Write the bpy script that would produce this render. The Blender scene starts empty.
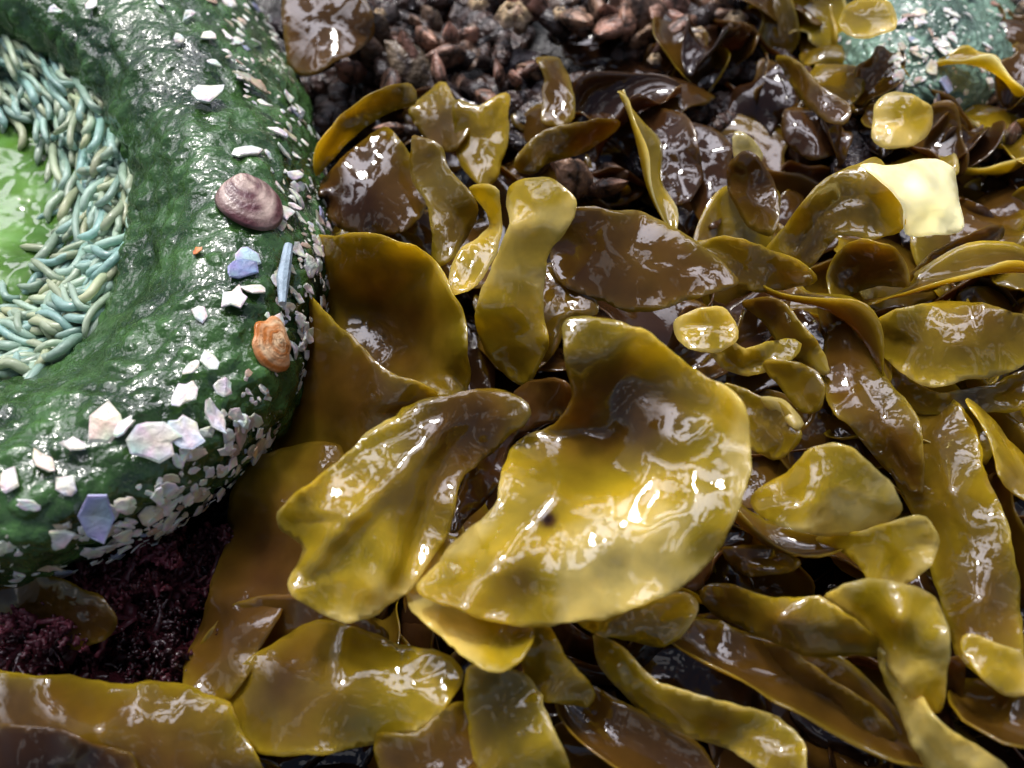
import bpy, math, random
import numpy as np
from mathutils import Vector, noise, geometry, Matrix
random.seed(7); rng=np.random.RandomState(5)
S=0.035            # modelling unit -> metres
T=math.radians(35); D=10.0
CAM=Vector((0,-D*math.sin(T),D*math.cos(T)))
FW=Vector((0,math.sin(T),-math.cos(T))); UP=Vector((0,math.cos(T),math.sin(T)))
def P(x,y,z):
    d=FW*D+Vector((1,0,0))*((x-512)/100)+UP*((384-y)/100)
    t=(z-CAM.z)/d.z
    return CAM+d*t
scene=bpy.context.scene
# ---------------------------------------------------------------- materials
def newmat(name):
    m=bpy.data.materials.new(name); m.use_nodes=True
    nt=m.node_tree; nt.nodes.clear()
    return m,nt
def nd(nt,t,**k):
    n=nt.nodes.new(t)
    for a,b in k.items(): setattr(n,a,b)
    return n
def mk(name,rough=.3,bumps=((6,.3),),transl=0.,spec=.5,rvar=.1,cvar=.3,cscale=3.,tboost=1.3,ior=1.45,speck=0):
    m,nt=newmat(name); L=nt.links.new
    out=nd(nt,'ShaderNodeOutputMaterial'); p=nd(nt,'ShaderNodeBsdfPrincipled')
    co=nd(nt,'ShaderNodeTexCoord')
    at=nd(nt,'ShaderNodeVertexColor',layer_name='Col')
    nz=nd(nt,'ShaderNodeTexNoise'); nz.inputs['Scale'].default_value=cscale; nz.inputs['Detail'].default_value=6
    L(co.outputs['Object'],nz.inputs['Vector'])
    mr=nd(nt,'ShaderNodeMapRange'); mr.inputs['From Min'].default_value=.3; mr.inputs['From Max'].default_value=.7
    mr.inputs['To Min'].default_value=1-cvar; mr.inputs['To Max'].default_value=1+cvar
    L(nz.outputs['Fac'],mr.inputs['Value'])
    mul=nd(nt,'ShaderNodeVectorMath',operation='SCALE'); L(at.outputs['Color'],mul.inputs[0]); L(mr.outputs[0],mul.inputs['Scale'])
    L(mul.outputs[0],p.inputs['Base Color'])
    r2=nd(nt,'ShaderNodeMapRange'); r2.inputs['From Min'].default_value=.35; r2.inputs['From Max'].default_value=.7
    r2.inputs['To Min'].default_value=max(.03,rough-rvar); r2.inputs['To Max'].default_value=rough+rvar
    L(nz.outputs['Fac'],r2.inputs['Value']); L(r2.outputs[0],p.inputs['Roughness'])
    p.inputs['Specular IOR Level'].default_value=spec; p.inputs['IOR'].default_value=ior
    prev=None
    for sc,st in bumps:
        b=nd(nt,'ShaderNodeBump'); b.inputs['Strength'].default_value=1; b.inputs['Distance'].default_value=st*S
        t=nd(nt,'ShaderNodeTexNoise'); t.inputs['Scale'].default_value=sc; t.inputs['Detail'].default_value=2
        L(co.outputs['Object'],t.inputs['Vector']); L(t.outputs['Fac'],b.inputs['Height'])
        if prev: L(prev.outputs[0],b.inputs['Normal'])
        prev=b
    if prev: L(prev.outputs[0],p.inputs['Normal'])
    if transl>0:
        tr=nd(nt,'ShaderNodeBsdfTranslucent'); g=nd(nt,'ShaderNodeVectorMath',operation='SCALE'); g.inputs['Scale'].default_value=tboost
        L(mul.outputs[0],g.inputs[0]); L(g.outputs[0],tr.inputs['Color'])
        gl=nd(nt,'ShaderNodeMixShader'); gl.inputs[0].default_value=transl
        L(p.outputs[0],gl.inputs[1]); L(tr.outputs[0],gl.inputs[2]); L(gl.outputs[0],out.inputs[0])
    else: L(p.outputs[0],out.inputs[0])
    return m
M_weed=mk('wet_seaweed',rough=.055,rvar=.025,ior=1.8,bumps=((2.4,.016),(9,.0035)),transl=.48,tboost=2.6,cvar=.35,cscale=1.9)
M_anem=mk('anemone_column',rough=.14,ior=1.6,bumps=((7,.04),(20,.012)),cvar=.5,cscale=2.5)
M_tent=mk('anemone_tentacle',rough=.3,ior=1.45,bumps=((14,.01),),transl=.25,cvar=.15)
M_disc=mk('anemone_disc',rough=.08,ior=1.5,bumps=((2,.06),),cvar=.35)
M_shell=mk('shell_fragment',rough=.35,bumps=((25,.01),),cvar=.2,cscale=9)
M_rock=mk('wet_rock',rough=.2,ior=1.5,bumps=((8,.08),(30,.02)),cvar=.6,cscale=2)
M_barn=mk('barnacle_plate',rough=.3,bumps=((12,.04),(40,.01)),cvar=.55,cscale=6)
M_red=mk('red_algae',rough=.22,bumps=((20,.01),),transl=.15,cvar=.5,cscale=3)
# ---------------------------------------------------------------- mesh builder
class MB:
    def __init__(s): s.v=[];s.f=[];s.c=[]
    def add(s,vs,fs,cs):
        o=len(s.v); s.v+= [tuple(v) for v in vs]; s.f+=[tuple(i+o for i in f) for f in fs]
        if isinstance(cs,tuple): cs=[cs]*len(vs)
        s.c+=[tuple(c) for c in cs]
    def build(s,name,mat,parent=None,solid=0,smooth=True):
        me=bpy.data.meshes.new(name); me.from_pydata(s.v,[],s.f); me.update()
        ca=me.color_attributes.new('Col','FLOAT_COLOR','POINT')
        a=np.ones((len(s.v),4),dtype=np.float32); a[:,:3]=np.array(s.c,dtype=np.float32).reshape(-1,3); ca.data.foreach_set('color',a.ravel())
        if smooth: me.polygons.foreach_set('use_smooth',[True]*len(me.polygons))
        me.materials.append(mat)
        ob=bpy.data.objects.new(name,me); scene.collection.objects.link(ob)
        if parent: ob.parent=parent
        if solid:
            m=ob.modifiers.new('th','SOLIDIFY'); m.thickness=solid; m.offset=0
        return ob
def tube(mb,pts,rad,col,n=8,flat=1.0,cols=None):
    pts=[Vector(p) for p in pts]; k=len(pts); vs=[];cs=[]
    up=Vector((0.13,0.31,1)).normalized()
    for i,p in enumerate(pts):
        t=(pts[min(i+1,k-1)]-pts[max(i-1,0)]).normalized()
        a=t.cross(up)
        if a.length<.01: a=t.cross(Vector((1,0,0)))
        a.normalize(); b=a.cross(t)
        for j in range(n):
            an=2*math.pi*j/n
            vs.append(p+(a*math.cos(an)+b*math.sin(an)*flat)*rad[i]); cs.append(cols[i] if cols else col)
    fs=[(i*n+j,i*n+(j+1)%n,(i+1)*n+(j+1)%n,(i+1)*n+j) for i in range(k-1) for j in range(n)]
    fs.append(tuple(range(n-1,-1,-1))); fs.append(tuple((k-1)*n+j for j in range(n)))
    mb.add(vs,fs,cs)
def catmull(pts,closed=True,step=.06):
    pts=[np.array(p,float) for p in pts]; n=len(pts); out=[]
    rngi=range(n) if closed else range(n-1)
    for i in rngi:
        if closed: p0,p1,p2,p3=pts[i-1],pts[i],pts[(i+1)%n],pts[(i+2)%n]
        else: p0,p1,p2,p3=pts[max(i-1,0)],pts[i],pts[i+1],pts[min(i+2,n-1)]
        L=np.linalg.norm((p2-p1)[:2]); m=max(1,int(round(L/step)))
        for j in range(m):
            t=j/m
            out.append(.5*((2*p1)+(-p0+p2)*t+(2*p0-5*p1+4*p2-p3)*t*t+(-p0+3*p1-3*p2+p3)*t**3))
    if not closed: out.append(pts[-1])
    return np.array(out)
PAL=[(-.5,(.022,.010,.006)),(0,(.060,.026,.009)),(.35,(.130,.066,.009)),(.65,(.215,.145,.010)),(1.,(.40,.305,.017)),(1.4,(.82,.80,.60))]  # palest stop stands for a sunlit white highlight, painted as blade colour
def tint(t):
    t=max(-.5,min(1.4,t))
    for (a,ca),(b,cb) in zip(PAL,PAL[1:]):
        if t<=b:
            k=(t-a)/(b-a); return tuple(x+(y-x)*k for x,y in zip(ca,cb))
    return PAL[-1][1]
blade_n=0
def patch(out,inner=(),t=.7,edge=.2,wr=.05,wf=1.2,ruf=.11,name='kelp_blade',step=.06,dark=(),th=.011,fold=(),on=.08,r2=.3):
    """leafy sheet from an outline (plan x,y in hundredths of a unit, height)"""
    global blade_n; blade_n+=1; seed=blade_n*7.31
    o=catmull([(x/100,y/100,z) for x,y,z in out],True,step)
    for i in range(len(o)):
        a=Vector((o[i,0]*2.0,o[i,1]*2.0,seed)); b=Vector((o[i,0]*7,o[i,1]*7,seed))
        o[i,0]+=on*noise.noise(a)+.024*noise.noise(b); a.z+=9; b.z+=9; o[i,1]+=on*noise.noise(a)+.024*noise.noise(b)
    x0,y0=o[:,:2].min(0); x1,y1=o[:,:2].max(0)
    poly=o[:,:2]
    gx,gy=np.meshgrid(np.arange(x0,x1,step),np.arange(y0,y1,step*.87)); gx[1::2]+=step*.5
    g=np.stack([gx.ravel(),gy.ravel()],1)
    a=poly; b=np.roll(poly,-1,0)
    ins=np.zeros(len(g),bool)
    for (ax,ay),(bx,by) in zip(a,b):
        if ay==by: continue
        c=((ay>g[:,1])!=(by>g[:,1]))&(g[:,0]<(bx-ax)*(g[:,1]-ay)/(by-ay)+ax); ins^=c
    g=g[ins]
    dm=np.sqrt(((g[:,None]-poly[None])**2).sum(2)); d=dm.min(1); am=dm.argmin(1)
    k=d>step*.5; g=g[k]; d=d[k]; am=am[k]
    sel=o[::3]; C=sel[:,:2]; Z=sel[:,2]
    if len(inner):
        I=np.array([(x/100,y/100,z) for x,y,z in inner]); C=np.vstack([C,I[:,:2]]); Z=np.concatenate([Z,I[:,2]])
    def ker(r): return r**1.5
    K=ker(np.sqrt(((C[:,None]-C[None])**2).sum(2)))
    n=len(C); A=np.zeros((n+3,n+3)); A[:n,:n]=K+np.eye(n)*.01; A[:n,n]=1; A[:n,n+1:]=C; A[n,:n]=1; A[n+1:,:n]=C.T
    w=np.linalg.solve(A,np.concatenate([Z,[0,0,0]]))
    al=np.vstack([poly,g]); dd=np.concatenate([np.zeros(len(poly)),d]); ai=np.concatenate([np.arange(len(poly)),am])
    z=ker(np.sqrt(((al[:,None]-C[None])**2).sum(2)))@w[:n]+w[n]+al@w[n+1:]
    for (fx,fy,gx2,gy2,amp,wd) in fold:
        A0=np.array([fx/100,fy/100]); B0=np.array([gx2/100,gy2/100]); ab=B0-A0; L2=(ab**2).sum()
        tt=np.clip(((al-A0)@ab)/L2,0,1); q=A0+tt[:,None]*ab; dist=np.sqrt(((al-q)**2).sum(1))
        z+=amp*np.exp(-(dist/(wd/100))**2)*(.4+.6*tt)
    for i in range(len(al)):
        v=Vector((al[i,0]*wf,al[i,1]*wf,seed)); z[i]+=wr*(noise.noise(v)*1.6+.3*noise.noise(v*2.3))
        e=poly[ai[i]]; z[i]+=ruf*math.exp(-dd[i]/.22)*(noise.noise(Vector((e[0]*1.8,e[1]*1.8,seed+5)))*1.8+r2*noise.noise(Vector((e[0]*4.5,e[1]*4.5,seed+5))))
    r=geometry.delaunay_2d_cdt([Vector(p) for p in al],[], [list(range(len(poly)))],1,1e-5)
    V,F,ov=r[0],r[2],r[3]
    vs=[];cs=[]
    for i,v in enumerate(V):
        j=ov[i][0] if ov[i] else int(np.argmin(((al-np.array(v))**2).sum(1)))
        vs.append(P(v[0]*100,v[1]*100,z[j]))
        tt=t+edge*math.exp(-dd[j]/.07)+.42*noise.noise(Vector((v[0]*.9,v[1]*.9,seed+3)))+.10*noise.noise(Vector((v[0]*4,v[1]*4,seed)))
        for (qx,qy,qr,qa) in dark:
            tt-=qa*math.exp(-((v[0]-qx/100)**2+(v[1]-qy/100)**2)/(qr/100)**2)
        cs.append(tint(min(tt,max(1.08,t))))
    mb=MB(); mb.add(vs,[tuple(f[::-1]) for f in F],cs)
    return mb.build(name,M_weed,solid=th)
def strap(mid,w,roll=None,t=.7,name='kelp_blade',cup=.15,edge=.2,solid=.013,wr=.06):
    global blade_n; blade_n+=1; sd=blade_n*3.1
    k=len(mid); roll=roll or [0]*k
    Q=[tuple(P(*m)) for m in mid]
    A=np.array([list(q)+[w[i],roll[i]] for i,q in enumerate(Q)])
    c=catmull(A,False,.07)
    n=len(c); nv=13; vs=[];cs=[]
    for i in range(n):
        tg=Vector(c[min(i+1,n-1),:3]-c[max(i-1,0),:3]).normalized()
        a=tg.cross(Vector((0,0,1))); 
        if a.length<.05: a=Vector((1,0,0))
        a.normalize(); b=a.cross(tg)
        r=math.radians(c[i,4]); a2=a*math.cos(r)+b*math.sin(r); b2=b*math.cos(r)-a*math.sin(r)
        en=min(1,math.sqrt(max(0,min(i,n-1-i))/4+.02))
        for j in range(nv):
            v=j/(nv-1)*2-1
            ww=c[i,3]*en*(1+.3*noise.noise(Vector((i*.12,sd,3 if v>0 else 8))))
            p=Vector(c[i,:3])+a2*v*ww+b2*(cup*v*v*ww*2)
            p+=b2*(wr*noise.noise(Vector((p.x*1.7,p.y*1.7,sd)))*1.5+.16*abs(v)**3*noise.noise(Vector((i*.15,sd,v))))
            vs.append(p); cs.append(tint(t+edge*abs(v)**6+.3*noise.noise(p*1.0+Vector((sd,0,0)))))
    fs=[(i*nv+j,i*nv+j+1,(i+1)*nv+j+1,(i+1)*nv+j) for i in range(n-1) for j in range(nv-1)]
    mb=MB(); mb.add(vs,fs,cs); return mb.build(name,M_weed,solid=solid)
def frond(mb,base,az,L,W,p0,p1,t,cup=.3,ruf=.1,roll=0,sharp=.6):
    nu=24;nv=15; sd=random.random()*100
    pos=Vector(base); vs=[];cs=[]; az0=az; tw=random.uniform(-1.4,1.4); rt=random.uniform(-.8,.8)
    for i in range(nu+1):
        s=i/nu; pi=p0+(p1-p0)*s; a=az0+tw*s
        d=Vector((math.cos(a)*math.cos(pi),math.sin(a)*math.cos(pi),math.sin(pi)))
        if i: pos=pos+d*L/nu
        side=Vector((-math.sin(a),math.cos(a),0)); nrm=d.cross(side)
        r=roll+rt*s; s2=side*math.cos(r)+nrm*math.sin(r); n2=nrm*math.cos(r)-side*math.sin(r)
        w0=W*(.08+.92*max(0,math.sin(math.pi*min(1,s**sharp*.985)))**.55)
        for j in range(nv):
            v=j/(nv-1)*2-1
            w=w0*(1+.5*noise.noise(Vector((s*3.4,sd,2 if v>0 else 7))))
            e=noise.noise(Vector((s*4.2,sd+(3 if v>0 else 0),1)))
            ph=cup*v*1.3
            p=pos+s2*(math.sin(ph)/(cup*1.3) if abs(cup)>.05 else v)*w+n2*((1-math.cos(ph))/max(.05,abs(cup)*1.3)*w*(1 if cup>0 else -1)+ruf*abs(v)**2.5*e*3.2*W)
            p=p+n2*.07*W*noise.noise(p*1.6+Vector((sd,0,0)))
            vs.append(p); cs.append(tint(t+.3*abs(v)**9+.15*(s-.5)+.4*noise.noise(p*1.2+Vector((sd,0,0)))))
    fs=[(i*nv+j,i*nv+j+1,(i+1)*nv+j+1,(i+1)*nv+j) for i in range(nu) for j in range(nv-1)]
    mb.add(vs,fs,cs)
# ---------------------------------------------------------------- ground
def gz(x,y):
    v=Vector((x,y,0)); h=.22*noise.noise(v*.6)+.12*noise.noise(v*1.7)+.06*noise.noise(v*4.1)
    return h-.05
def ground():
    n=260; k=np.linspace(-1,1,n); xs=9*k+ 600*np.sign(k)*np.clip(np.abs(k)-.8,0,1)**2*25*.4
    vs=[];cs=[]
    for yy in xs:
        for xx in xs:
            far=max(0,max(abs(xx),abs(yy))-9)
            z=gz(xx,yy)+min(2,far*.02)*noise.noise(Vector((xx,yy,3))*.03)*3
            vs.append((xx,yy+1,z)); q=noise.noise(Vector((xx,yy,5))*1.3)
            cs.append((.014+.010*q,.011+.007*q,.008))
    fs=[(i*n+j,i*n+j+1,(i+1)*n+j+1,(i+1)*n+j) for i in range(n-1) for j in range(n-1)]
    mb=MB(); mb.add(vs,fs,cs); mb.build('rock_ground',M_rock)
ground()
# ---------------------------------------------------------------- anemone
def frag(mb,p,n,s,col=None,el=None):
    n=(n+Vector((random.uniform(-.3,.3),random.uniform(-.3,.3),random.uniform(-.2,.3)))).normalized()
    a=n.cross(Vector((random.uniform(-1,1),random.uniform(-1,1),.3))).normalized(); b=n.cross(a)
    k=random.choice([6,7,8,9,10]); e=el or random.uniform(.35,.95); vs=[]
    r=random.random()
    if col is None:
        if r<.75: col=(.76,.74,.67)
        elif r<.90: col=(.60,.52,.38)
        elif r<.93: col=(.30,.34,.46)
        else: col=(.50,.36,.26)
        q=random.uniform(.7,1.05); col=tuple(c*q for c in col)
    R=[random.uniform(.6,1.2) for _ in range(k)]; O=[random.uniform(-.3,.3) for _ in range(k)]; bend=random.uniform(-.25,.4)
    for lay,(h,f) in enumerate(((-.10,.97),(.02,1.0),(.07,.85))):
        for i in range(k):
            an=2*math.pi*(i+O[i])/k; x=math.cos(an)*R[i]*f
            vs.append(p+a*x*s+b*math.sin(an)*s*R[i]*f*e+n*(h-bend*x*x)*s)
    vs.append(p+n*s*.10)
    fs=[]
    for l in range(2):
        fs+=[(l*k+i,l*k+(i+1)%k,(l+1)*k+(i+1)%k,(l+1)*k+i) for i in range(k)]
    fs+=[(2*k+i,2*k+(i+1)%k,3*k) for i in range(k)]
    mb.add(vs,fs,[tuple(c*random.uniform(.75,1.1) for c in col) for _ in vs])
def anemone(cx,cy,sc,zs,ringdata,nth,name,nfrag,tent=True,col=(.030,.072,.018),bulge=.06):
    par=bpy.data.objects.new(name,None); scene.collection.objects.link(par)
    prof=catmull([(r/100*1.0,z,0) for r,z in ringdata],False,.03)
    nr=len(prof); G=np.zeros((nth,nr,3))
    for i in range(nth):
        th=2*math.pi*i/nth
        k=1+bulge*math.exp(-((th-math.radians(48))/.5)**2)+.012*math.sin(3*th+1)+.012*math.sin(5*th)
        if not tent: k*=1+.07*math.sin(2*th+.5)+.05*math.sin(3*th+2)
        for j in range(nr):
            r=prof[j,0]*100*sc; kk=k if prof[j,0]>1.9 else 1+(k-1)*max(0,(prof[j,0]-1.2)/.7)*.3
            G[i,j]=P(cx+r*kk*math.cos(th),cy+r*kk*math.sin(th),prof[j,1]*zs)
    dth=np.roll(G,-1,0)-np.roll(G,1,0); dr=np.gradient(G,axis=1)
    Nn=np.cross(dr,dth); ln=np.linalg.norm(Nn,axis=2,keepdims=True); Nn=Nn/np.maximum(ln,1e-9)
    if np.mean(Nn[:,nr//2,2])<0: Nn=-Nn
    edge=next((j for j in range(nr) if prof[j,0]<1.78),nr-1) if tent else nr-1
    vs=[];cs=[]; f0=5.2/(sc if sc>.5 else .45)
    for i in range(nth):
        for j in range(edge+1):
            p=Vector(G[i,j]); n=Vector(Nn[i,j])
            q3=p+Vector((noise.noise(p*3),noise.noise(p*3+Vector((5,5,5))),0))*.15
            f=noise.voronoi(Vector((q3.x,q3.y*1.25,q3.z))*f0)[0][0]
            b=max(0,1-(f/.6)**2)
            h=.045*b+.10*noise.noise(p*1.3)+.04*noise.noise(p*3.1)+.01*noise.noise(p*9)
            fade=min(1,(edge-j)/8)
            vs.append(p+n*h*fade*(1 if sc>.5 else .6))
            q=.5+.5*noise.noise(p*1.1); q2=noise.noise(p*2.7)
            g=tuple(c*(.35+.9*q+.5*b+.35*q2) for c in col)
            if tent:
                inn=max(0,1-(edge-j)/14); g=tuple(a*(1-inn)+b2*inn for a,b2 in zip(g,(.05,.11,.035)))
            cs.append(g)
    m=edge+1
    fs=[(i*m+j,i*m+j+1,((i+1)%nth)*m+j+1,((i+1)%nth)*m+j) for i in range(nth) for j in range(edge)]
    mb=MB(); mb.add(vs,fs,cs); mb.build('column',M_anem,par)
    if tent:
        vs=[];cs=[]; js=list(range(edge-2,nr))
        for i in range(nth):
            th=2*math.pi*i/nth
            for j in js:
                p=Vector(G[i,j]); rr=prof[j,0]
                vs.append(p+Vector((0,0,.12*noise.noise(p*1.3))))
                s=noise.noise(Vector((math.cos(th)*12,math.sin(th)*12,rr*1.2))); w=.5+.5*noise.noise(p*1.7)
                edg=max(0,(rr-.7)/.6)
                cs.append(tuple(c*(1-.45*min(1,edg)) for c in (.060+.02*s+.05*w,.155+.035*s+.08*w,.020+.02*s+.02*w)))
        m=len(js)
        fs=[(i*m+j,i*m+j+1,((i+1)%nth)*m+j+1,((i+1)%nth)*m+j) for i in range(nth) for j in range(m-1)]
        mb=MB(); mb.add(vs,fs,cs); mb.build('oral_disc',M_disc,par)
        mb=MB()
        for ring in range(9):
            r0=1.85-.075*ring; nn=int(r0*82)
            for a in range(nn):
                th=2*math.pi*(a+random.uniform(-.7,.7))/nn; r=r0+random.uniform(-.06,.06)
                sw=1.1+1.3*noise.noise(Vector((math.cos(th)*3.2,math.sin(th)*3.2,ring*.4)))+random.uniform(-.3,.3)
                L=random.uniform(.28,.62); pts=[]; rad=[]; cc=[]
                zb=1.42-.055*ring; zz=random.uniform(.06,.22)
                px,py=cx+r*100*math.cos(th),cy+r*100*math.sin(th)
                d=th+math.pi-sw; cu=random.uniform(-1.4,1.3); bs=random.uniform(.75,1.2); wob=random.uniform(.1,.6); wp=random.uniform(0,6)
                for s in range(10):
                    u=s/9; dd=d+cu*u+wob*math.sin(u*6+wp)
                    pts.append(P(px,py,zb+zz*math.sin(u*math.pi*.8)))
                    px+=math.cos(dd)*L*100/9; py+=math.sin(dd)*L*100/9
                    rad.append((.044*(1-.2*u)*bs) if s<9 else .016)
                    w=min(1,u*.8+random.uniform(0,.15)); cc.append(tuple(x*(1-w)+y*w for x,y in zip((.24,.40,.27),(.56,.66,.50))))
                hue=random.random(); br=random.uniform(.8,1.12)
                cc=[(c[0]*(.8+.4*hue)*br,c[1]*br,c[2]*(1.25-.4*hue)*br) for c in cc]
                tube(mb,pts,rad,None,n=7,cols=cc)
        mb.build('tentacles',M_tent,par)
    mb=MB(); cnt=0; tries=0
    while cnt<nfrag and tries<90000:
        tries+=1
        i=random.randrange(nth); th=math.degrees(2*math.pi*i/nth); th=(th+180)%360-180
        j=int(random.uniform(.04,.62 if tent else .95)*edge)
        rr=prof[j,0]
        if sc>.5:
            want=0.12
            if rr>3.45: want=.4
            if 2.75<rr<3.73 and 22<th<125: want=1.0
            if 2.75<rr<3.7 and -95<th<22: want=.9
            if rr<2.75 and not(50<th<130): want=.03
            if 2.4<rr<=2.75 and 50<th<130: want=.3
            if prof[j,1]<.5: want*=.25
            want*=.45+2.2*max(0,noise.noise(Vector(G[i,j])*1.6)+.15)
            if random.random()>want: continue
        p=Vector(G[i,j]); n=Vector(Nn[i,j])
        s=random.choice([.02,.025,.03,.035,.04,.05,.06,.07,.085,.11])*random.uniform(.8,1.2)*(1 if sc>.5 else .9)
        frag(mb,p+n*(.045),n,s); cnt+=1
    mb.build('shell_fragments',M_shell,par,smooth=False)
    return par,G,Nn,prof
rings=[(285,-.5),(335,-.1),(362,.4),(372,.9),(362,1.4),(335,1.8),(295,2.05),(250,2.1),(215,1.95),(193,1.7),(180,1.45),(172,1.25),(140,1.12),(90,1.08),(40,1.15),(1,1.2)]
par1,G1,N1,prof1=anemone(-50,210,1,1,rings,420,'green_sea_anemone',2300)
rings2=[(285,-.3),(335,.1),(365,.5),(372,.8),(352,1.15),(310,1.5),(250,1.75),(180,1.95),(110,2.05),(60,2.1),(30,2.1),(1,2.1)]
anemone(922,40,.255,.70,rings2,200,'green_sea_anemone',330,tent=False,col=(.13,.215,.155))
def surf(px,py):
    best=None;bd=1e9
    for j in range(0,len(prof1)):
        for i in range(0,420,3):
            g=Vector(G1[i,j]); d=g-CAM; t=D/(d.dot(FW)); q=d*t
            x=512+q.x*100; y=384-(q.dot(UP))*100
            e=(x-px)**2+(y-py)**2
            if e<bd and N1[i,j].dot(np.array(d))<0: bd=e;best=(g,Vector(N1[i,j]))
    return best
def clam(px,py,s,name,ang,cols,h=.5,el=.85,bk=.75,jag=0):
    p,n=surf(px,py); mb=MB(); vs=[];cs=[]
    a=n.cross(Vector((0,1,0))).normalized(); b=n.cross(a); nr=26;nt=48
    ca,sa=math.cos(ang),math.sin(ang); a,b=a*ca+b*sa,b*ca-a*sa
    for i in range(nr+1):
        u=i/nr
        for j in range(nt):
            th=2*math.pi*j/nt
            cx=-bk*(1-u)
            rr=u*(1+jag*noise.noise(Vector((math.cos(th)*1.6,math.sin(th)*1.6,ang)))*2)
            x=cx+rr*math.cos(th)*(1 if math.cos(th)>0 else .85); y=rr*math.sin(th)*el*(1-.12*math.cos(th))
            hh=h*math.sqrt(max(0,1-u**1.6*.99))+.012*math.sin(u*60)+.02*noise.noise(Vector((x*3,y*3,1)))
            vs.append(p+a*x*s+b*y*s+n*(hh*s+.04)); k=.5+.22*math.sin(u*26+math.sin(th*2))+.8*noise.noise(Vector((u*3,math.cos(th),math.sin(th))))+.6*(.5-u)
            k=min(1,max(0,k)); cs.append(tuple(m*(1-k)+q*k for m,q in zip(*cols)))
    fs=[(i*nt+j,i*nt+(j+1)%nt,(i+1)*nt+(j+1)%nt,(i+1)*nt+j) for i in range(nr) for j in range(nt)]
    mb.add(vs,fs,cs); return mb.build(name,M_shell,solid=.02)
clam(248,216,.31,'clam_shell',2.2,((.10,.035,.04),(.50,.38,.32)),h=.5,el=.9)
clam(270,340,.21,'limpet_shell',.6,((.50,.16,.03),(.80,.55,.32)),h=.35,el=1,bk=.2,jag=.12)
mb=MB()
for (x,y,s,c) in [(245,152,.17,(.8,.79,.74)),(205,95,.2,(.8,.78,.72)),(238,275,.16,(.20,.24,.40)),(104,428,.2,(.75,.68,.55)),(160,440,.2,(.76,.74,.70)),(92,510,.24,(.42,.47,.66)),(182,403,.14,(.82,.8,.76)),(50,535,.16,(.75,.7,.6)),(232,305,.15,(.7,.68,.6)),(200,255,.07,(.75,.25,.1)),(207,420,.15,(.8,.8,.75)),(205,368,.12,(.8,.77,.7)),(45,465,.14,(.7,.62,.45)),(272,130,.12,(.8,.78,.72)),(290,185,.1,(.8,.78,.72)),(180,435,.16,(.78,.78,.78)),(262,110,.11,(.8,.78,.7)),(200,320,.1,(.8,.78,.72)),(255,50,.1,(.7,.68,.6)),(285,105,.1,(.8,.78,.7)),(210,45,.12,(.78,.76,.7)),(270,20,.1,(.7,.7,.66)),(15,480,.13,(.75,.7,.6)),(75,450,.12,(.78,.75,.66)),(130,500,.12,(.75,.7,.55)),(65,490,.11,(.8,.78,.7)),(225,385,.1,(.8,.78,.7)),(245,260,.15,(.5,.52,.6)),(250,300,.12,(.75,.72,.6)),(130,428,.12,(.8,.8,.75)),(150,495,.11,(.8,.78,.7)),(30,505,.1,(.8,.78,.7)),(190,375,.1,(.8,.78,.7)),(240,420,.09,(.8,.8,.75)),(120,530,.12,(.7,.66,.55)),(300,150,.08,(.8,.78,.7)),(190,20,.12,(.75,.74,.7)),(60,15,.12,(.75,.74,.7)),(250,445,.09,(.7,.5,.3)),(215,70,.1,(.75,.74,.7)),(235,35,.11,(.75,.74,.7)),(160,10,.1,(.75,.74,.7)),(180,45,.08,(.75,.74,.7)),(90,8,.09,(.75,.74,.7))]:
    p,n=surf(x,y); frag(mb,p+n*.07,n,s*.9,c,el=random.uniform(.5,.85))
p,n=surf(272,290); tube(mb,[p+n*.12+Vector((0,.35,0)),p+n*.12,p+n*.12+Vector((.03,-.28,0))],[.04,.055,.03],(.30,.38,.44),n=8)
mb.build('shell_pieces',M_shell,par1,smooth=False)
# ---------------------------------------------------------------- seaweed bed (mass)
def inanem(x,y): 
    return (x+50)**2+(y-210)**2<400**2
def in2(x,y): return (x-922)**2+(y-45)**2<90**2
mb=MB()
def scatter(n,box,L,W,z,t,fn=None,p0=(.2,1.3),pr=1.2,cup=(-.7,1.3)):
    for _ in range(n):
        x=random.uniform(box[0],box[2]); y=random.uniform(box[1],box[3])
        if inanem(x,y) or in2(x,y) or (x<275 and 500<y<710): continue
        if fn and not fn(x,y): continue
        zz=random.uniform(*z); b=P(x,y,zz)
        frond(mb,b,random.uniform(0,6.28),random.uniform(*L),random.uniform(*W),random.uniform(*p0),random.uniform(-pr,.1),random.uniform(*t),cup=random.uniform(*cup),ruf=random.uniform(.05,.24),roll=random.uniform(-.6,.6),sharp=random.uniform(.5,1.2))
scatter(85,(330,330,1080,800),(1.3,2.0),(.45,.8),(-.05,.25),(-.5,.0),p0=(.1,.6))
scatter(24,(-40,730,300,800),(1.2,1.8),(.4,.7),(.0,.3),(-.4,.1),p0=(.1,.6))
scatter(80,(320,120,1060,330),(.9,1.6),(.28,.55),(.15,.55),(-.3,.5),lambda x,y:not(x<560 and y<130))
scatter(44,(700,230,1060,520),(1.1,1.8),(.38,.72),(.25,.65),(-.2,.65),p0=(.2,1.0))
scatter(36,(640,480,1060,740),(1.0,1.7),(.35,.65),(.2,.55),(-.25,.6),p0=(.2,.9))
scatter(18,(330,580,720,740),(.9,1.4),(.3,.5),(.15,.45),(-.2,.4),p0=(.2,.9))
scatter(60,(700,-60,1100,110),(.8,1.6),(.25,.55),(.2,.6),(-.3,.5))
scatter(26,(960,110,1100,330),(.9,1.6),(.25,.5),(.4,.8),(.0,.8))
scatter(14,(750,-20,845,60),(.7,1.2),(.2,.4),(.7,1.0),(.2,.9))
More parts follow.
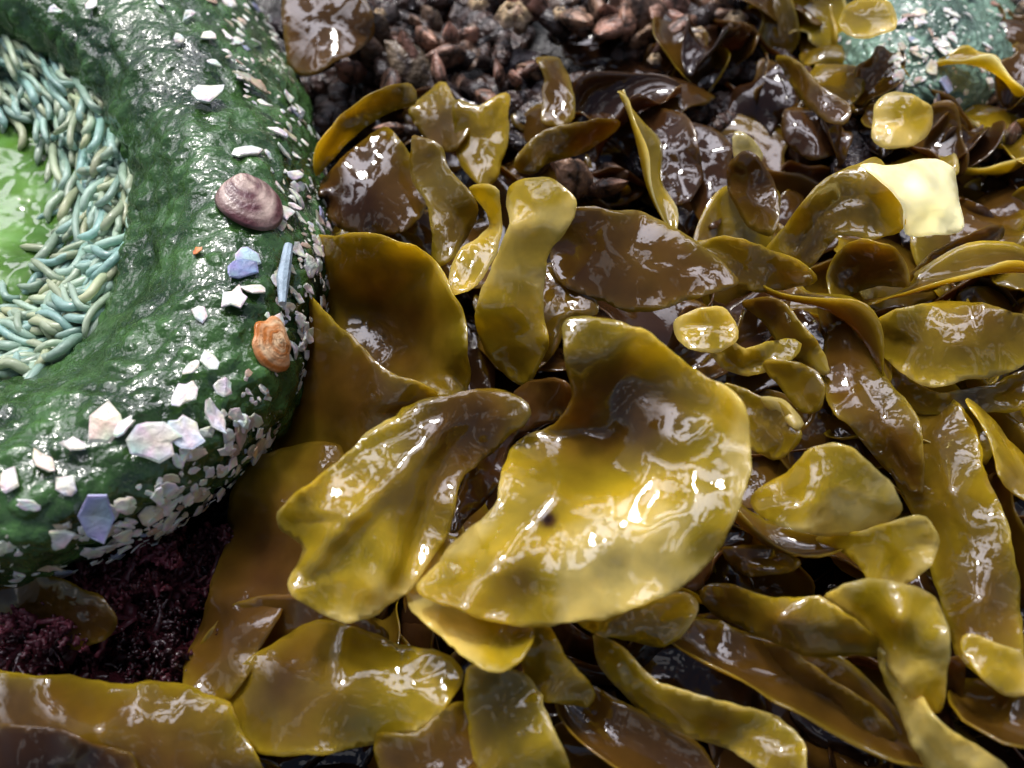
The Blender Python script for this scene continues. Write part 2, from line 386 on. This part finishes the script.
scatter(22,(820,105,1020,170),(.7,1.1),(.22,.4),(.8,1.15),(-.1,.8))
scatter(16,(560,40,760,130),(.8,1.4),(.25,.45),(.4,.8),(-.3,.3))
scatter(8,(985,0,1040,110),(.8,1.2),(.25,.4),(.7,1.2),(-.3,.4))
mb.build('seaweed_bed',M_weed,solid=.012)
# ---------------------------------------------------------------- named blades
patch([(300,238,1.3),(340,234,1.9),(385,238,2.0),(430,258,1.9),(458,300,1.8),(472,350,1.6),(468,392,1.3),(430,398,1.1),(380,385,.9),(330,340,.9),(300,290,1.0)],[(370,310,1.1),(420,340,1.1)],t=.6,edge=.25,wr=.06)
patch([(296,262,1.3),(318,300,1.5),(345,335,1.7),(385,370,1.8),(440,396,1.7),(420,430,1.5),(370,460,1.2),(310,470,.9),(262,470,.6),(262,400,.7),(280,330,.9)],[(320,400,1.3)],t=.52,edge=.35)
patch([(235,480,.9),(280,450,1.1),(340,450,1.2),(330,520,1.3),(300,580,1.2),(260,650,1.1),(225,700,1.0),(185,690,.9),(195,630,.9),(225,560,.9)],[(270,520,1.1)],t=.35,edge=.15,wr=.10)
patch([(222,690,.9),(262,652,1.1),(320,622,1.2),(390,640,1.3),(450,655,1.35),(462,682,1.3),(430,722,1.2),(370,742,1.1),(320,756,1.1),(262,752,1.0),(232,728,.9)],[(340,690,1.36)],t=.65,edge=.25,wr=.025)
patch([(200,650,.8),(250,600,1.1),(330,600,1.2),(390,640,1.1),(330,660,1.0),(270,690,.8),(215,700,.7)],t=.35)
patch([(-30,682,1.0),(60,676,1.1),(130,680,1.15),(195,690,1.1),(238,722,1.0),(258,790,.8),(150,800,1.0),(-30,800,1.0)],[(100,730,1.38)],t=.42,edge=.4,wr=.04)
patch([(-20,585,.9),(30,576,1.1),(75,584,1.2),(108,606,1.2),(114,632,1.0),(85,645,.8),(30,640,.7),(-20,655,.7)],t=.35,edge=.4)
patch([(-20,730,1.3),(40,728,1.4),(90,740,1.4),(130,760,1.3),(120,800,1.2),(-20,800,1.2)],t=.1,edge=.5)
# left lobed blade
patch([(276,510,1.9),(300,490,2.0),(350,452,2.1),(400,412,2.1),(450,394,2.1),(505,392,2.0),(528,415,1.9),(505,440,1.75),(470,478,1.7),(452,520,1.7),(430,552,1.7),(405,590,1.7),(372,622,1.6),(335,622,1.6),(300,600,1.7),(285,578,1.75),(305,548,1.85),(283,530,1.85)],[(400,480,2.0),(340,530,1.98),(370,590,1.8),(450,430,2.0)],t=.85,edge=.18,wr=.06,wf=1.8,dark=[(450,425,60,.6),(400,500,30,.2)],fold=[(440,430,310,560,.09,12),(450,440,400,590,-.08,12),(430,420,330,470,-.07,12)])
patch([(400,560,1.5),(440,535,1.6),(500,560,1.6),(530,600,1.7),(530,645,1.8),(500,670,1.9),(465,655,1.9),(425,625,1.8),(405,595,1.6)],[(470,600,1.45)],t=.95,edge=.15)
# large central blade: a tilted cup, so the rear rises and the lip faces the viewer
patch([(566,322,2.6),(600,315,2.6),(650,334,2.5),(700,368,2.45),(737,400,2.4),(747,445,2.35),(738,505,2.25),(712,556,2.1),(660,598,1.95),(595,620,1.9),(520,628,1.88),(455,612,1.9),(420,585,1.9),(440,558,1.92),(480,520,1.9),(505,470,1.85),(520,440,1.8),(548,424,1.85),(572,400,2.1),(566,360,2.45)],
 [(585,430,1.8),(620,470,1.95),(560,500,2.02),(600,510,2.0),(660,430,2.1),(640,540,2.03),(500,570,2.02),(580,570,2.02),(690,480,2.15),(620,380,2.15)],t=1.0,edge=.12,wr=.07,wf=1.6,ruf=.09,r2=.1,dark=[(590,425,65,.65),(650,410,60,.35),(600,370,50,.3),(520,580,22,.4),(548,520,6,1.8),(450,575,30,.2)],step=.05,fold=[(590,430,480,590,.07,22),(600,430,730,480,-.04,20)])  # dark: brown stipe area, plus a round shadow and a hole painted in colour
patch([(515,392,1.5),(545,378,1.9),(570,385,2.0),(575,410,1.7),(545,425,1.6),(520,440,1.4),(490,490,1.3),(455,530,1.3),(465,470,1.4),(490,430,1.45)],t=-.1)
patch([(512,186,2.5),(545,180,2.6),(576,196,2.6),(568,225,2.4),(545,262,2.1),(545,310,1.8),(548,345,1.6),(530,385,1.2),(500,370,1.2),(480,345,1.4),(470,318,1.6),(490,270,2.0),(508,225,2.4)],[(510,310,1.75)],t=1.07,edge=.1,wr=.04,dark=[(510,350,60,.6),(500,290,30,.2)])
patch([(468,185,1.9),(500,190,2.0),(498,240,1.7),(470,290,1.6),(447,288,1.5),(455,250,1.6),(490,220,1.7)],t=.85)
patch([(548,215,2.0),(590,204,2.1),(640,212,2.1),(690,240,2.0),(736,284,1.9),(700,298,1.8),(650,312,1.75),(605,306,1.7),(565,280,1.7),(548,245,1.8)],[(640,260,1.93)],t=.15,edge=.4,wr=.025,ruf=.05)
patch([(545,262,1.6),(580,280,1.6),(600,310,1.6),(570,320,1.7),(555,345,1.5),(540,360,1.3),(510,330,1.3),(520,290,1.5)],t=.4)
patch([(316,175,1.3),(320,140,1.6),(345,108,1.7),(385,86,1.7),(408,84,1.6),(412,104,1.5),(385,115,1.4),(350,135,1.3),(330,160,1.2)],t=.55,edge=.3)
patch([(316,190,1.2),(345,150,1.4),(385,128,1.5),(415,160,1.5),(425,200,1.3),(405,232,1.2),(365,238,1.1),(330,215,1.1)],[(375,185,1.4)],t=.2,edge=.4)
patch([(412,136,1.7),(440,146,1.8),(450,165,1.8),(470,190,1.7),(472,225,1.6),(452,262,1.5),(434,262,1.4),(430,215,1.5),(415,175,1.6)],t=.6,wr=.08,wf=2)
patch([(410,110,1.2),(440,86,1.4),(455,98,1.4),(470,120,1.4),(455,150,1.2),(430,140,1.1)],t=.5)
patch([(456,100,1.5),(482,106,1.5),(512,98,1.5),(510,140,1.4),(500,180,1.3),(478,186,1.3),(458,150,1.3)],t=.6,edge=.2)
patch([(510,166,1.5),(540,134,1.6),(590,122,1.7),(620,126,1.6),(600,142,1.4),(560,160,1.35),(530,178,1.3)],t=.25,edge=.4)
patch([(540,120,1.3),(545,80,1.5),(535,55,1.5),(560,60,1.5),(574,90,1.4),(568,120,1.2)],t=.3,edge=.4)
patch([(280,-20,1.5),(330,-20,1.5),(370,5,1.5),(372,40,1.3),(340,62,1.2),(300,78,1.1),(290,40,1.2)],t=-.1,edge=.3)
strap([(625,88,1.8),(636,130,1.7),(650,180,1.5),(672,236,1.3)],[.06,.24,.26,.04],[50,55,50,40],t=.8,edge=.4,cup=.2)
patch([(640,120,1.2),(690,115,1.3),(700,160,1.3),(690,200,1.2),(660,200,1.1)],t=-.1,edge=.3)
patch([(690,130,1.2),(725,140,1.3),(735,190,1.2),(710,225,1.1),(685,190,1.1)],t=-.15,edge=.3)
patch([(728,165,1.5),(750,150,1.6),(770,170,1.6),(782,205,1.5),(770,235,1.3),(740,215,1.3)],t=.25,edge=.3)
patch([(735,135,1.7),(755,140,1.7),(765,158,1.6),(745,168,1.5),(732,155,1.6)],t=1.15)
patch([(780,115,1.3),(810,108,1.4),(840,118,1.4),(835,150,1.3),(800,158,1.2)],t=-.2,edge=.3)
patch([(775,60,1.3),(795,62,1.5),(815,85,1.6),(850,112,1.6),(842,130,1.5),(810,112,1.4)],t=.2,edge=.5)
patch([(856,0,1.8),(890,10,1.9),(893,30,1.9),(860,42,1.8),(838,25,1.8)],t=.75,edge=.3)
patch([(870,135,1.8),(878,102,1.9),(905,96,1.9),(930,108,1.8),(928,138,1.7),(900,145,1.7)],t=1.0,edge=.3)
patch([(770,250,1.6),(796,210,2.0),(835,172,2.2),(875,160,2.3),(898,182,2.3),(908,222,2.1),(880,236,1.9),(835,234,1.7),(805,266,1.5)],[(850,200,2.0)],t=.65,edge=.2,wr=.06)
patch([(862,166,2.32),(900,162,2.3),(950,166,2.1),(962,200,1.9),(962,226,1.8),(930,232,1.9),(905,234,2.05),(902,205,2.2),(885,180,2.33)],[(925,198,2.15)],t=1.5,edge=0,wr=.03,ruf=.06)  # near-white tint paints the sunlit highlight into this blade's colour
patch([(695,243,1.7),(740,240,1.8),(790,255,1.8),(812,278,1.7),(780,292,1.5),(735,286,1.5),(705,268,1.6)],t=.35,edge=.3)
patch([(822,272,1.6),(840,246,1.8),(872,240,1.9),(898,252,1.8),(905,290,1.6),(875,285,1.4),(850,290,1.3),(835,302,1.4)],t=.3,edge=.5)
patch([(905,280,1.4),(940,250,1.6),(990,225,1.6),(1004,235,1.5),(970,262,1.4),(930,290,1.3)],t=.1,edge=.3)
patch([(870,322,1.6),(930,303,1.8),(1000,306,1.9),(1040,320,1.9),(1040,350,1.8),(985,375,1.6),(930,382,1.5),(890,358,1.5)],[(960,340,1.75)],t=.5,edge=.4,wr=.05)
patch([(815,300,1.3),(850,315,1.4),(890,360,1.4),(950,392,1.4),(1040,365,1.5),(1040,400,1.4),(990,410,1.3),(920,412,1.2),(870,390,1.2),(835,350,1.2)],t=.25,edge=.35)
patch([(880,395,1.1),(950,395,1.4),(975,420,1.4),(990,470,1.4),(1005,530,1.4),(1020,600,1.4),(1024,670,1.4),(1005,692,1.4),(960,655,1.3),(935,580,1.2),(905,500,1.1),(885,440,1.1)],[(950,490,1.45),(985,600,1.5)],t=.42,edge=.4,wr=.07)
patch([(965,400,1.6),(985,440,1.6),(1010,485,1.6),(1040,510,1.6),(1040,470,1.5),(1010,440,1.4)],t=.75)
patch([(960,632,1.55),(990,640,1.6),(1024,650,1.6),(1030,690,1.5),(995,690,1.5),(970,665,1.5)],t=.85)
patch([(672,318,1.7),(700,306,1.8),(728,310,1.8),(738,335,1.7),(715,352,1.6),(690,345,1.6)],t=.65,edge=.3)
patch([(728,385,1.8),(760,395,1.9),(790,410,1.9),(800,440,1.8),(775,460,1.6),(745,440,1.6)],t=.6,edge=.3)
patch([(765,365,1.7),(800,360,1.8),(825,385,1.8),(822,410,1.7),(790,405,1.6)],t=.45,edge=.3)
patch([(762,395,2.0),(785,398,2.0),(805,425,1.9),(800,432,1.9),(778,415,1.9)],t=1.1)
patch([(742,300,1.5),(785,308,1.7),(822,340,1.7),(832,372,1.6),(805,365,1.5),(770,335,1.4)],t=.3,edge=.5)
patch([(700,328,1.4),(745,345,1.6),(785,338,1.6),(800,350,1.6),(760,375,1.5),(715,360,1.4)],t=.5,edge=.4)
patch([(830,330,1.5),(862,335,1.6),(888,385,1.6),(920,430,1.6),(922,490,1.4),(885,470,1.3),(845,425,1.4),(826,380,1.4)],t=.1,edge=.4)
patch([(748,500,1.7),(785,470,1.9),(820,446,2.0),(862,455,2.0),(898,490,1.9),(900,515,1.8),(860,532,1.7),(800,532,1.7),(765,522,1.7)],[(820,490,1.95)],t=.9,edge=.2,wr=.05)
patch([(815,538,1.5),(870,530,1.7),(915,512,1.8),(935,540,1.7),(920,575,1.6),(880,585,1.5),(850,560,1.5)],t=.88,edge=.2)
patch([(705,590,1.4),(760,592,1.6),(820,600,1.7),(865,625,1.7),(880,650,1.5),(830,655,1.5),(775,640,1.4),(715,620,1.3)],[(780,618,1.7)],t=.65,edge=.3)
patch([(575,600,1.3),(640,595,1.5),(695,600,1.5),(690,630,1.4),(640,645,1.3),(590,628,1.3)],t=.65,edge=.3)
patch([(826,595,1.7),(860,582,1.9),(900,580,2.0),(935,600,1.9),(950,640,1.8),(948,690,1.7),(935,715,1.6),(905,690,1.6),(875,645,1.6),(850,615,1.6)],[(900,620,2.05)],t=1.05,edge=.15,wr=.1,wf=1.6)
patch([(880,650,1.5),(905,680,1.6),(935,715,1.6),(975,745,1.5),(1010,775,1.4),(960,790,1.4),(920,760,1.4),(895,715,1.4)],t=1.0,edge=.15)
patch([(590,632,1.2),(620,645,1.4),(655,682,1.5),(705,700,1.5),(770,712,1.4),(805,745,1.3),(800,790,1.2),(770,770,1.1),(710,745,1.1),(655,725,1.1),(615,690,1.1)],t=.5,edge=.5,wr=.1)
patch([(725,550,1.3),(760,545,1.4),(800,560,1.4),(790,575,1.3),(745,572,1.2)],t=.3,edge=.3)
patch([(730,640,1.1),(790,650,1.3),(850,690,1.3),(900,730,1.2),(870,740,1.1),(800,700,1.0),(745,670,1.0)],t=.15,edge=.3)
patch([(466,668,1.5),(500,664,1.6),(528,672,1.5),(548,715,1.4),(570,790,1.2),(485,790,1.2),(470,720,1.3)],t=.6,edge=.4)
patch([(525,640,1.5),(545,625,1.6),(565,660,1.5),(590,690,1.4),(585,712,1.3),(555,705,1.3),(530,690,1.3)],t=.7,edge=.3)
patch([(375,735,1.1),(410,730,1.3),(470,700,1.2),(480,790,1.1),(400,800,1.1)],t=.4,edge=.3)
# long blades between them
strap([(640,600,.9),(700,655,1.2),(780,672,1.25),(860,715,1.2),(930,765,1.1)],[.12,.22,.26,.24,.1],[15,25,10,-15,0],t=.3,edge=.4,cup=.25)
strap([(690,440,1.0),(735,520,1.25),(790,548,1.4),(850,545,1.4)],[.14,.22,.2,.1],[20,35,30,10],t=.35,edge=.4,cup=.3)
strap([(735,270,1.2),(790,300,1.5),(850,330,1.5),(890,385,1.4)],[.1,.2,.24,.12],[25,35,40,30],t=.4,edge=.5,cup=.3)
strap([(860,295,1.4),(920,290,1.7),(980,270,1.7),(1040,280,1.6)],[.1,.22,.24,.2],[30,35,30,20],t=.4,edge=.5,cup=.3)
strap([(955,690,1.0),(990,720,1.3),(1040,735,1.3)],[.15,.3,.3],[10,20,10],t=.3,edge=.4,cup=.3)
strap([(560,690,.8),(600,735,1.0),(660,765,1.0),(720,800,.9)],[.1,.22,.25,.2],[-10,10,20,10],t=.1,edge=.4,cup=.3)
# ---------------------------------------------------------------- purple-red algae (bottom left)
mb=MB()
def twig(p,a,L,lv,c,slope=0):
    """flat, feathery branchlet"""
    n=8 if lv==2 else 6; q=Vector(p); vs=[]
    for i in range(n):
        w=(.045,.055,.07)[lv]*(1-.8*i/n)*(1 if i%2 else .6)*random.uniform(.7,1.3)
        sx=Vector((-math.sin(a),math.cos(a),random.uniform(-.5,.5)))*w
        vs+= [q-sx,q+Vector((0,0,.015)),q+sx]
        a+=random.uniform(-.3,.3); q=q+Vector((math.cos(a)*L/n,math.sin(a)*L/n,slope*L/n+random.uniform(-.03,.03)))
        if lv>0 and i>0:
            for s in (-1,1):
                if random.random()<.85: twig(q,a+s*random.uniform(.45,1.0),L*.42*(1.15-.12*i)*random.uniform(.6,1.2),lv-1,c*random.uniform(.7,1.2),slope-.1)
    fs=[]
    for i in range(n-1): fs+=[(i*3,i*3+1,i*3+4,i*3+3),(i*3+1,i*3+2,i*3+5,i*3+4)]
    mb.add(vs,fs,(.072*c,.016*c,.022*c))
for _ in range(42):
    x=random.gauss(120,50); y=random.gauss(625,32)
    if x>205 or y>690 or (inanem(x,y-12) and y<575): continue
    twig(P(x,y,random.uniform(.25,.75)),random.uniform(0,6.28),random.uniform(.8,1.2),2,random.choice([.35,.6,.9,1.3,1.9]),random.uniform(0,.4))
mb.build('red_algae',M_red,solid=.012)
# ---------------------------------------------------------------- gooseneck barnacles + acorn barnacles + mussels
def goose(mb,p,dr,s):
    dr=dr.normalized(); c=random.uniform(.4,1.3); pk=random.random()
    bc=tuple(a*(1-pk)+b*pk for a,b in zip((.23,.165,.10),(.30,.145,.10)))
    tube(mb,[p-dr*s*1.4,p-dr*s*.7,p],[s*.32,s*.36,s*.42],(.02,.012,.010),n=8)
    a=dr.cross(Vector((random.uniform(-1,1),random.uniform(-1,1),.4))).normalized(); b=dr.cross(a)
    nu=12;nt=20;vs=[];cs=[]
    for i in range(nu+1):
        u=i/nu; w=(.42+.5*math.sin(min(1,u*1.25)*math.pi*.6))*(1-u**2.2)+.01
        for j in range(nt):
            th=2*math.pi*j/nt
            seam=abs(math.sin(th*2.5+u*1.5))<.25 or abs(u-.45-.1*math.cos(th))<.05
            ridge=1+.05*math.cos(th*5)-(.08 if seam else 0)
            vs.append(p+dr*u*s*1.9+(a*math.cos(th)+b*math.sin(th)*.5)*w*s*ridge+a*s*.45*u*u)
            cs.append((.03,.018,.012) if seam else tuple(q*c*(.5+.9*u*u) for q in bc))
    fs=[(i*nt+j,i*nt+(j+1)%nt,(i+1)*nt+(j+1)%nt,(i+1)*nt+j) for i in range(nu) for j in range(nt)]
    mb.add(vs,fs,cs)
mb=MB()
for (bx,by,sx,sy,n) in [(425,60,55,50,26),(600,15,95,35,24),(690,12,60,25,12),(520,95,40,30,8),(590,175,40,20,5),(1005,60,35,50,14),(1010,150,40,40,8)]:
    for _ in range(n):
        x=bx+random.gauss(0,.5)*sx; y=by+random.gauss(0,.5)*sy
        if inanem(x,y): continue
        goose(mb,P(x,y,random.uniform(.6,1.0)),Vector((random.uniform(-1.2,1.2),random.uniform(-1.3,.3),random.uniform(.0,.8))),random.uniform(.14,.36))
mb.build('gooseneck_barnacles',M_barn)
mb=MB()
def acorn(mb,p,s):
    prof=[(1,0),(.9,.25),(.7,.6),(.5,.8),(.4,.78),(.3,.5),(.02,.35)]; nt=24; vs=[];cs=[]
    for r,h in prof:
        for j in range(nt):
            th=2*math.pi*j/nt; k=1+.12*math.cos(th*6)+.06*random.random()
            vs.append(p+Vector((math.cos(th)*r*s*k,math.sin(th)*r*s*k,h*s*(1+.15*math.sin(th*3))))); cs.append((.50,.36,.20) if h>.55 else (.25,.18,.12) if r>.5 else (.03,.02,.01))
    fs=[(i*nt+j,i*nt+(j+1)%nt,(i+1)*nt+(j+1)%nt,(i+1)*nt+j) for i in range(len(prof)-1) for j in range(nt)]
    mb.add(vs,fs,cs)
for (x,y,s) in [(513,18,.2),(478,5,.12),(560,15,.1),(695,40,.16),(735,20,.12),(655,60,.08),(380,15,.08)]:
    acorn(mb,P(x,y,1.0),s)
mb.build('acorn_barnacles',M_barn)
mb=MB()
def mussel(mb,p,az,s,tl):
    nu=14;nt=16;vs=[];cs=[]; M=Matrix.Rotation(az,3,'Z')@Matrix.Rotation(tl,3,'X'); br=random.choice([0,1,1])
    for i in range(nu+1):
        u=i/nu; w=math.sin(math.pi*u**.75)**.6*.42 if 0<u<1 else .01
        for j in range(nt):
            th=2*math.pi*j/nt
            vs.append(p+M@Vector(((u-.5)*2*s,math.cos(th)*w*s*1.1+.2*s*u*u,math.sin(th)*w*s*.75))); k=.6+.4*math.sin(u*30)
            cs.append((.055*k,.027*k,.017*k) if br else (.014*k+.018*u,.010*k+.008*u,.013*k+.008*u))
    fs=[(i*nt+j,i*nt+(j+1)%nt,(i+1)*nt+(j+1)%nt,(i+1)*nt+j) for i in range(nu) for j in range(nt)]
    mb.add(vs,fs,cs)
for _ in range(420):
    x=random.uniform(290,1100); y=random.uniform(-80,160)
    if (x+50)**2+(y-210)**2<370**2 or in2(x,y): continue
    mussel(mb,P(x,y,random.uniform(.1,.75)),random.uniform(0,6.28),random.uniform(.2,.55),random.uniform(-1,1))
mb.build('mussel_bed',M_rock)
# ---------------------------------------------------------------- scale to real size
for ob in list(scene.objects):
    if ob.parent is None: ob.scale=(S,S,S)
cam=bpy.data.cameras.new('camera'); co=bpy.data.objects.new('camera',cam); scene.collection.objects.link(co)
co.location=CAM*S; co.rotation_euler=(T,0,0); cam.lens=36*D/10.24; cam.sensor_width=36; cam.clip_start=.01; cam.clip_end=200
cam.dof.use_dof=True; cam.dof.focus_distance=8.4*S; cam.dof.aperture_fstop=10
scene.camera=co
# ---------------------------------------------------------------- light
az=math.radians(-18); el=math.radians(57)
sd=Vector((math.sin(az)*math.cos(el),math.cos(az)*math.cos(el),math.sin(el)))
sl=bpy.data.lights.new('sun','SUN'); so=bpy.data.objects.new('sun',sl); scene.collection.objects.link(so)
so.rotation_euler=sd.to_track_quat('Z','Y').to_euler(); sl.energy=2.8; sl.angle=math.radians(9); sl.color=(1,.96,.9)
w=bpy.data.worlds.new('World'); scene.world=w; w.use_nodes=True; nt=w.node_tree; nt.nodes.clear(); L=nt.links.new
out=nd(nt,'ShaderNodeOutputWorld'); bg=nd(nt,'ShaderNodeBackground'); bg.inputs['Strength'].default_value=.065
sky=nd(nt,'ShaderNodeTexSky'); sky.sky_type='NISHITA'; sky.sun_disc=False; sky.sun_elevation=el; sky.sun_rotation=az
tc=nd(nt,'ShaderNodeTexCoord'); nz=nd(nt,'ShaderNodeTexNoise'); nz.inputs['Scale'].default_value=4.6; nz.inputs['Detail'].default_value=5
L(tc.outputs['Generated'],nz.inputs['Vector'])
dt=nd(nt,'ShaderNodeVectorMath',operation='DOT_PRODUCT'); L(tc.outputs['Generated'],dt.inputs[0]); dt.inputs[1].default_value=sd
b1=nd(nt,'ShaderNodeMapRange'); b1.inputs['From Min'].default_value=math.cos(math.radians(44)); b1.inputs['From Max'].default_value=math.cos(math.radians(18)); L(dt.outputs['Value'],b1.inputs['Value'])
ad=nd(nt,'ShaderNodeMath',operation='MULTIPLY_ADD'); L(b1.outputs[0],ad.inputs[0]); ad.inputs[1].default_value=.08; L(nz.outputs['Fac'],ad.inputs[2])
mr=nd(nt,'ShaderNodeMapRange'); mr.inputs['From Min'].default_value=.57; mr.inputs['From Max'].default_value=.60
L(ad.outputs[0],mr.inputs['Value'])
cl=nd(nt,'ShaderNodeMix',data_type='RGBA'); L(b1.outputs[0],cl.inputs[0]); cl.inputs[6].default_value=(12,12.2,13.2,1); cl.inputs[7].default_value=(130,126,140,1)
mx=nd(nt,'ShaderNodeMix',data_type='RGBA'); L(mr.outputs[0],mx.inputs[0]); L(sky.outputs[0],mx.inputs[6]); L(cl.outputs[2],mx.inputs[7])
L(mx.outputs[2],bg.inputs[0]); L(bg.outputs[0],out.inputs[0])
scene.view_settings.view_transform='Standard'; scene.view_settings.look='None'; scene.view_settings.exposure=0
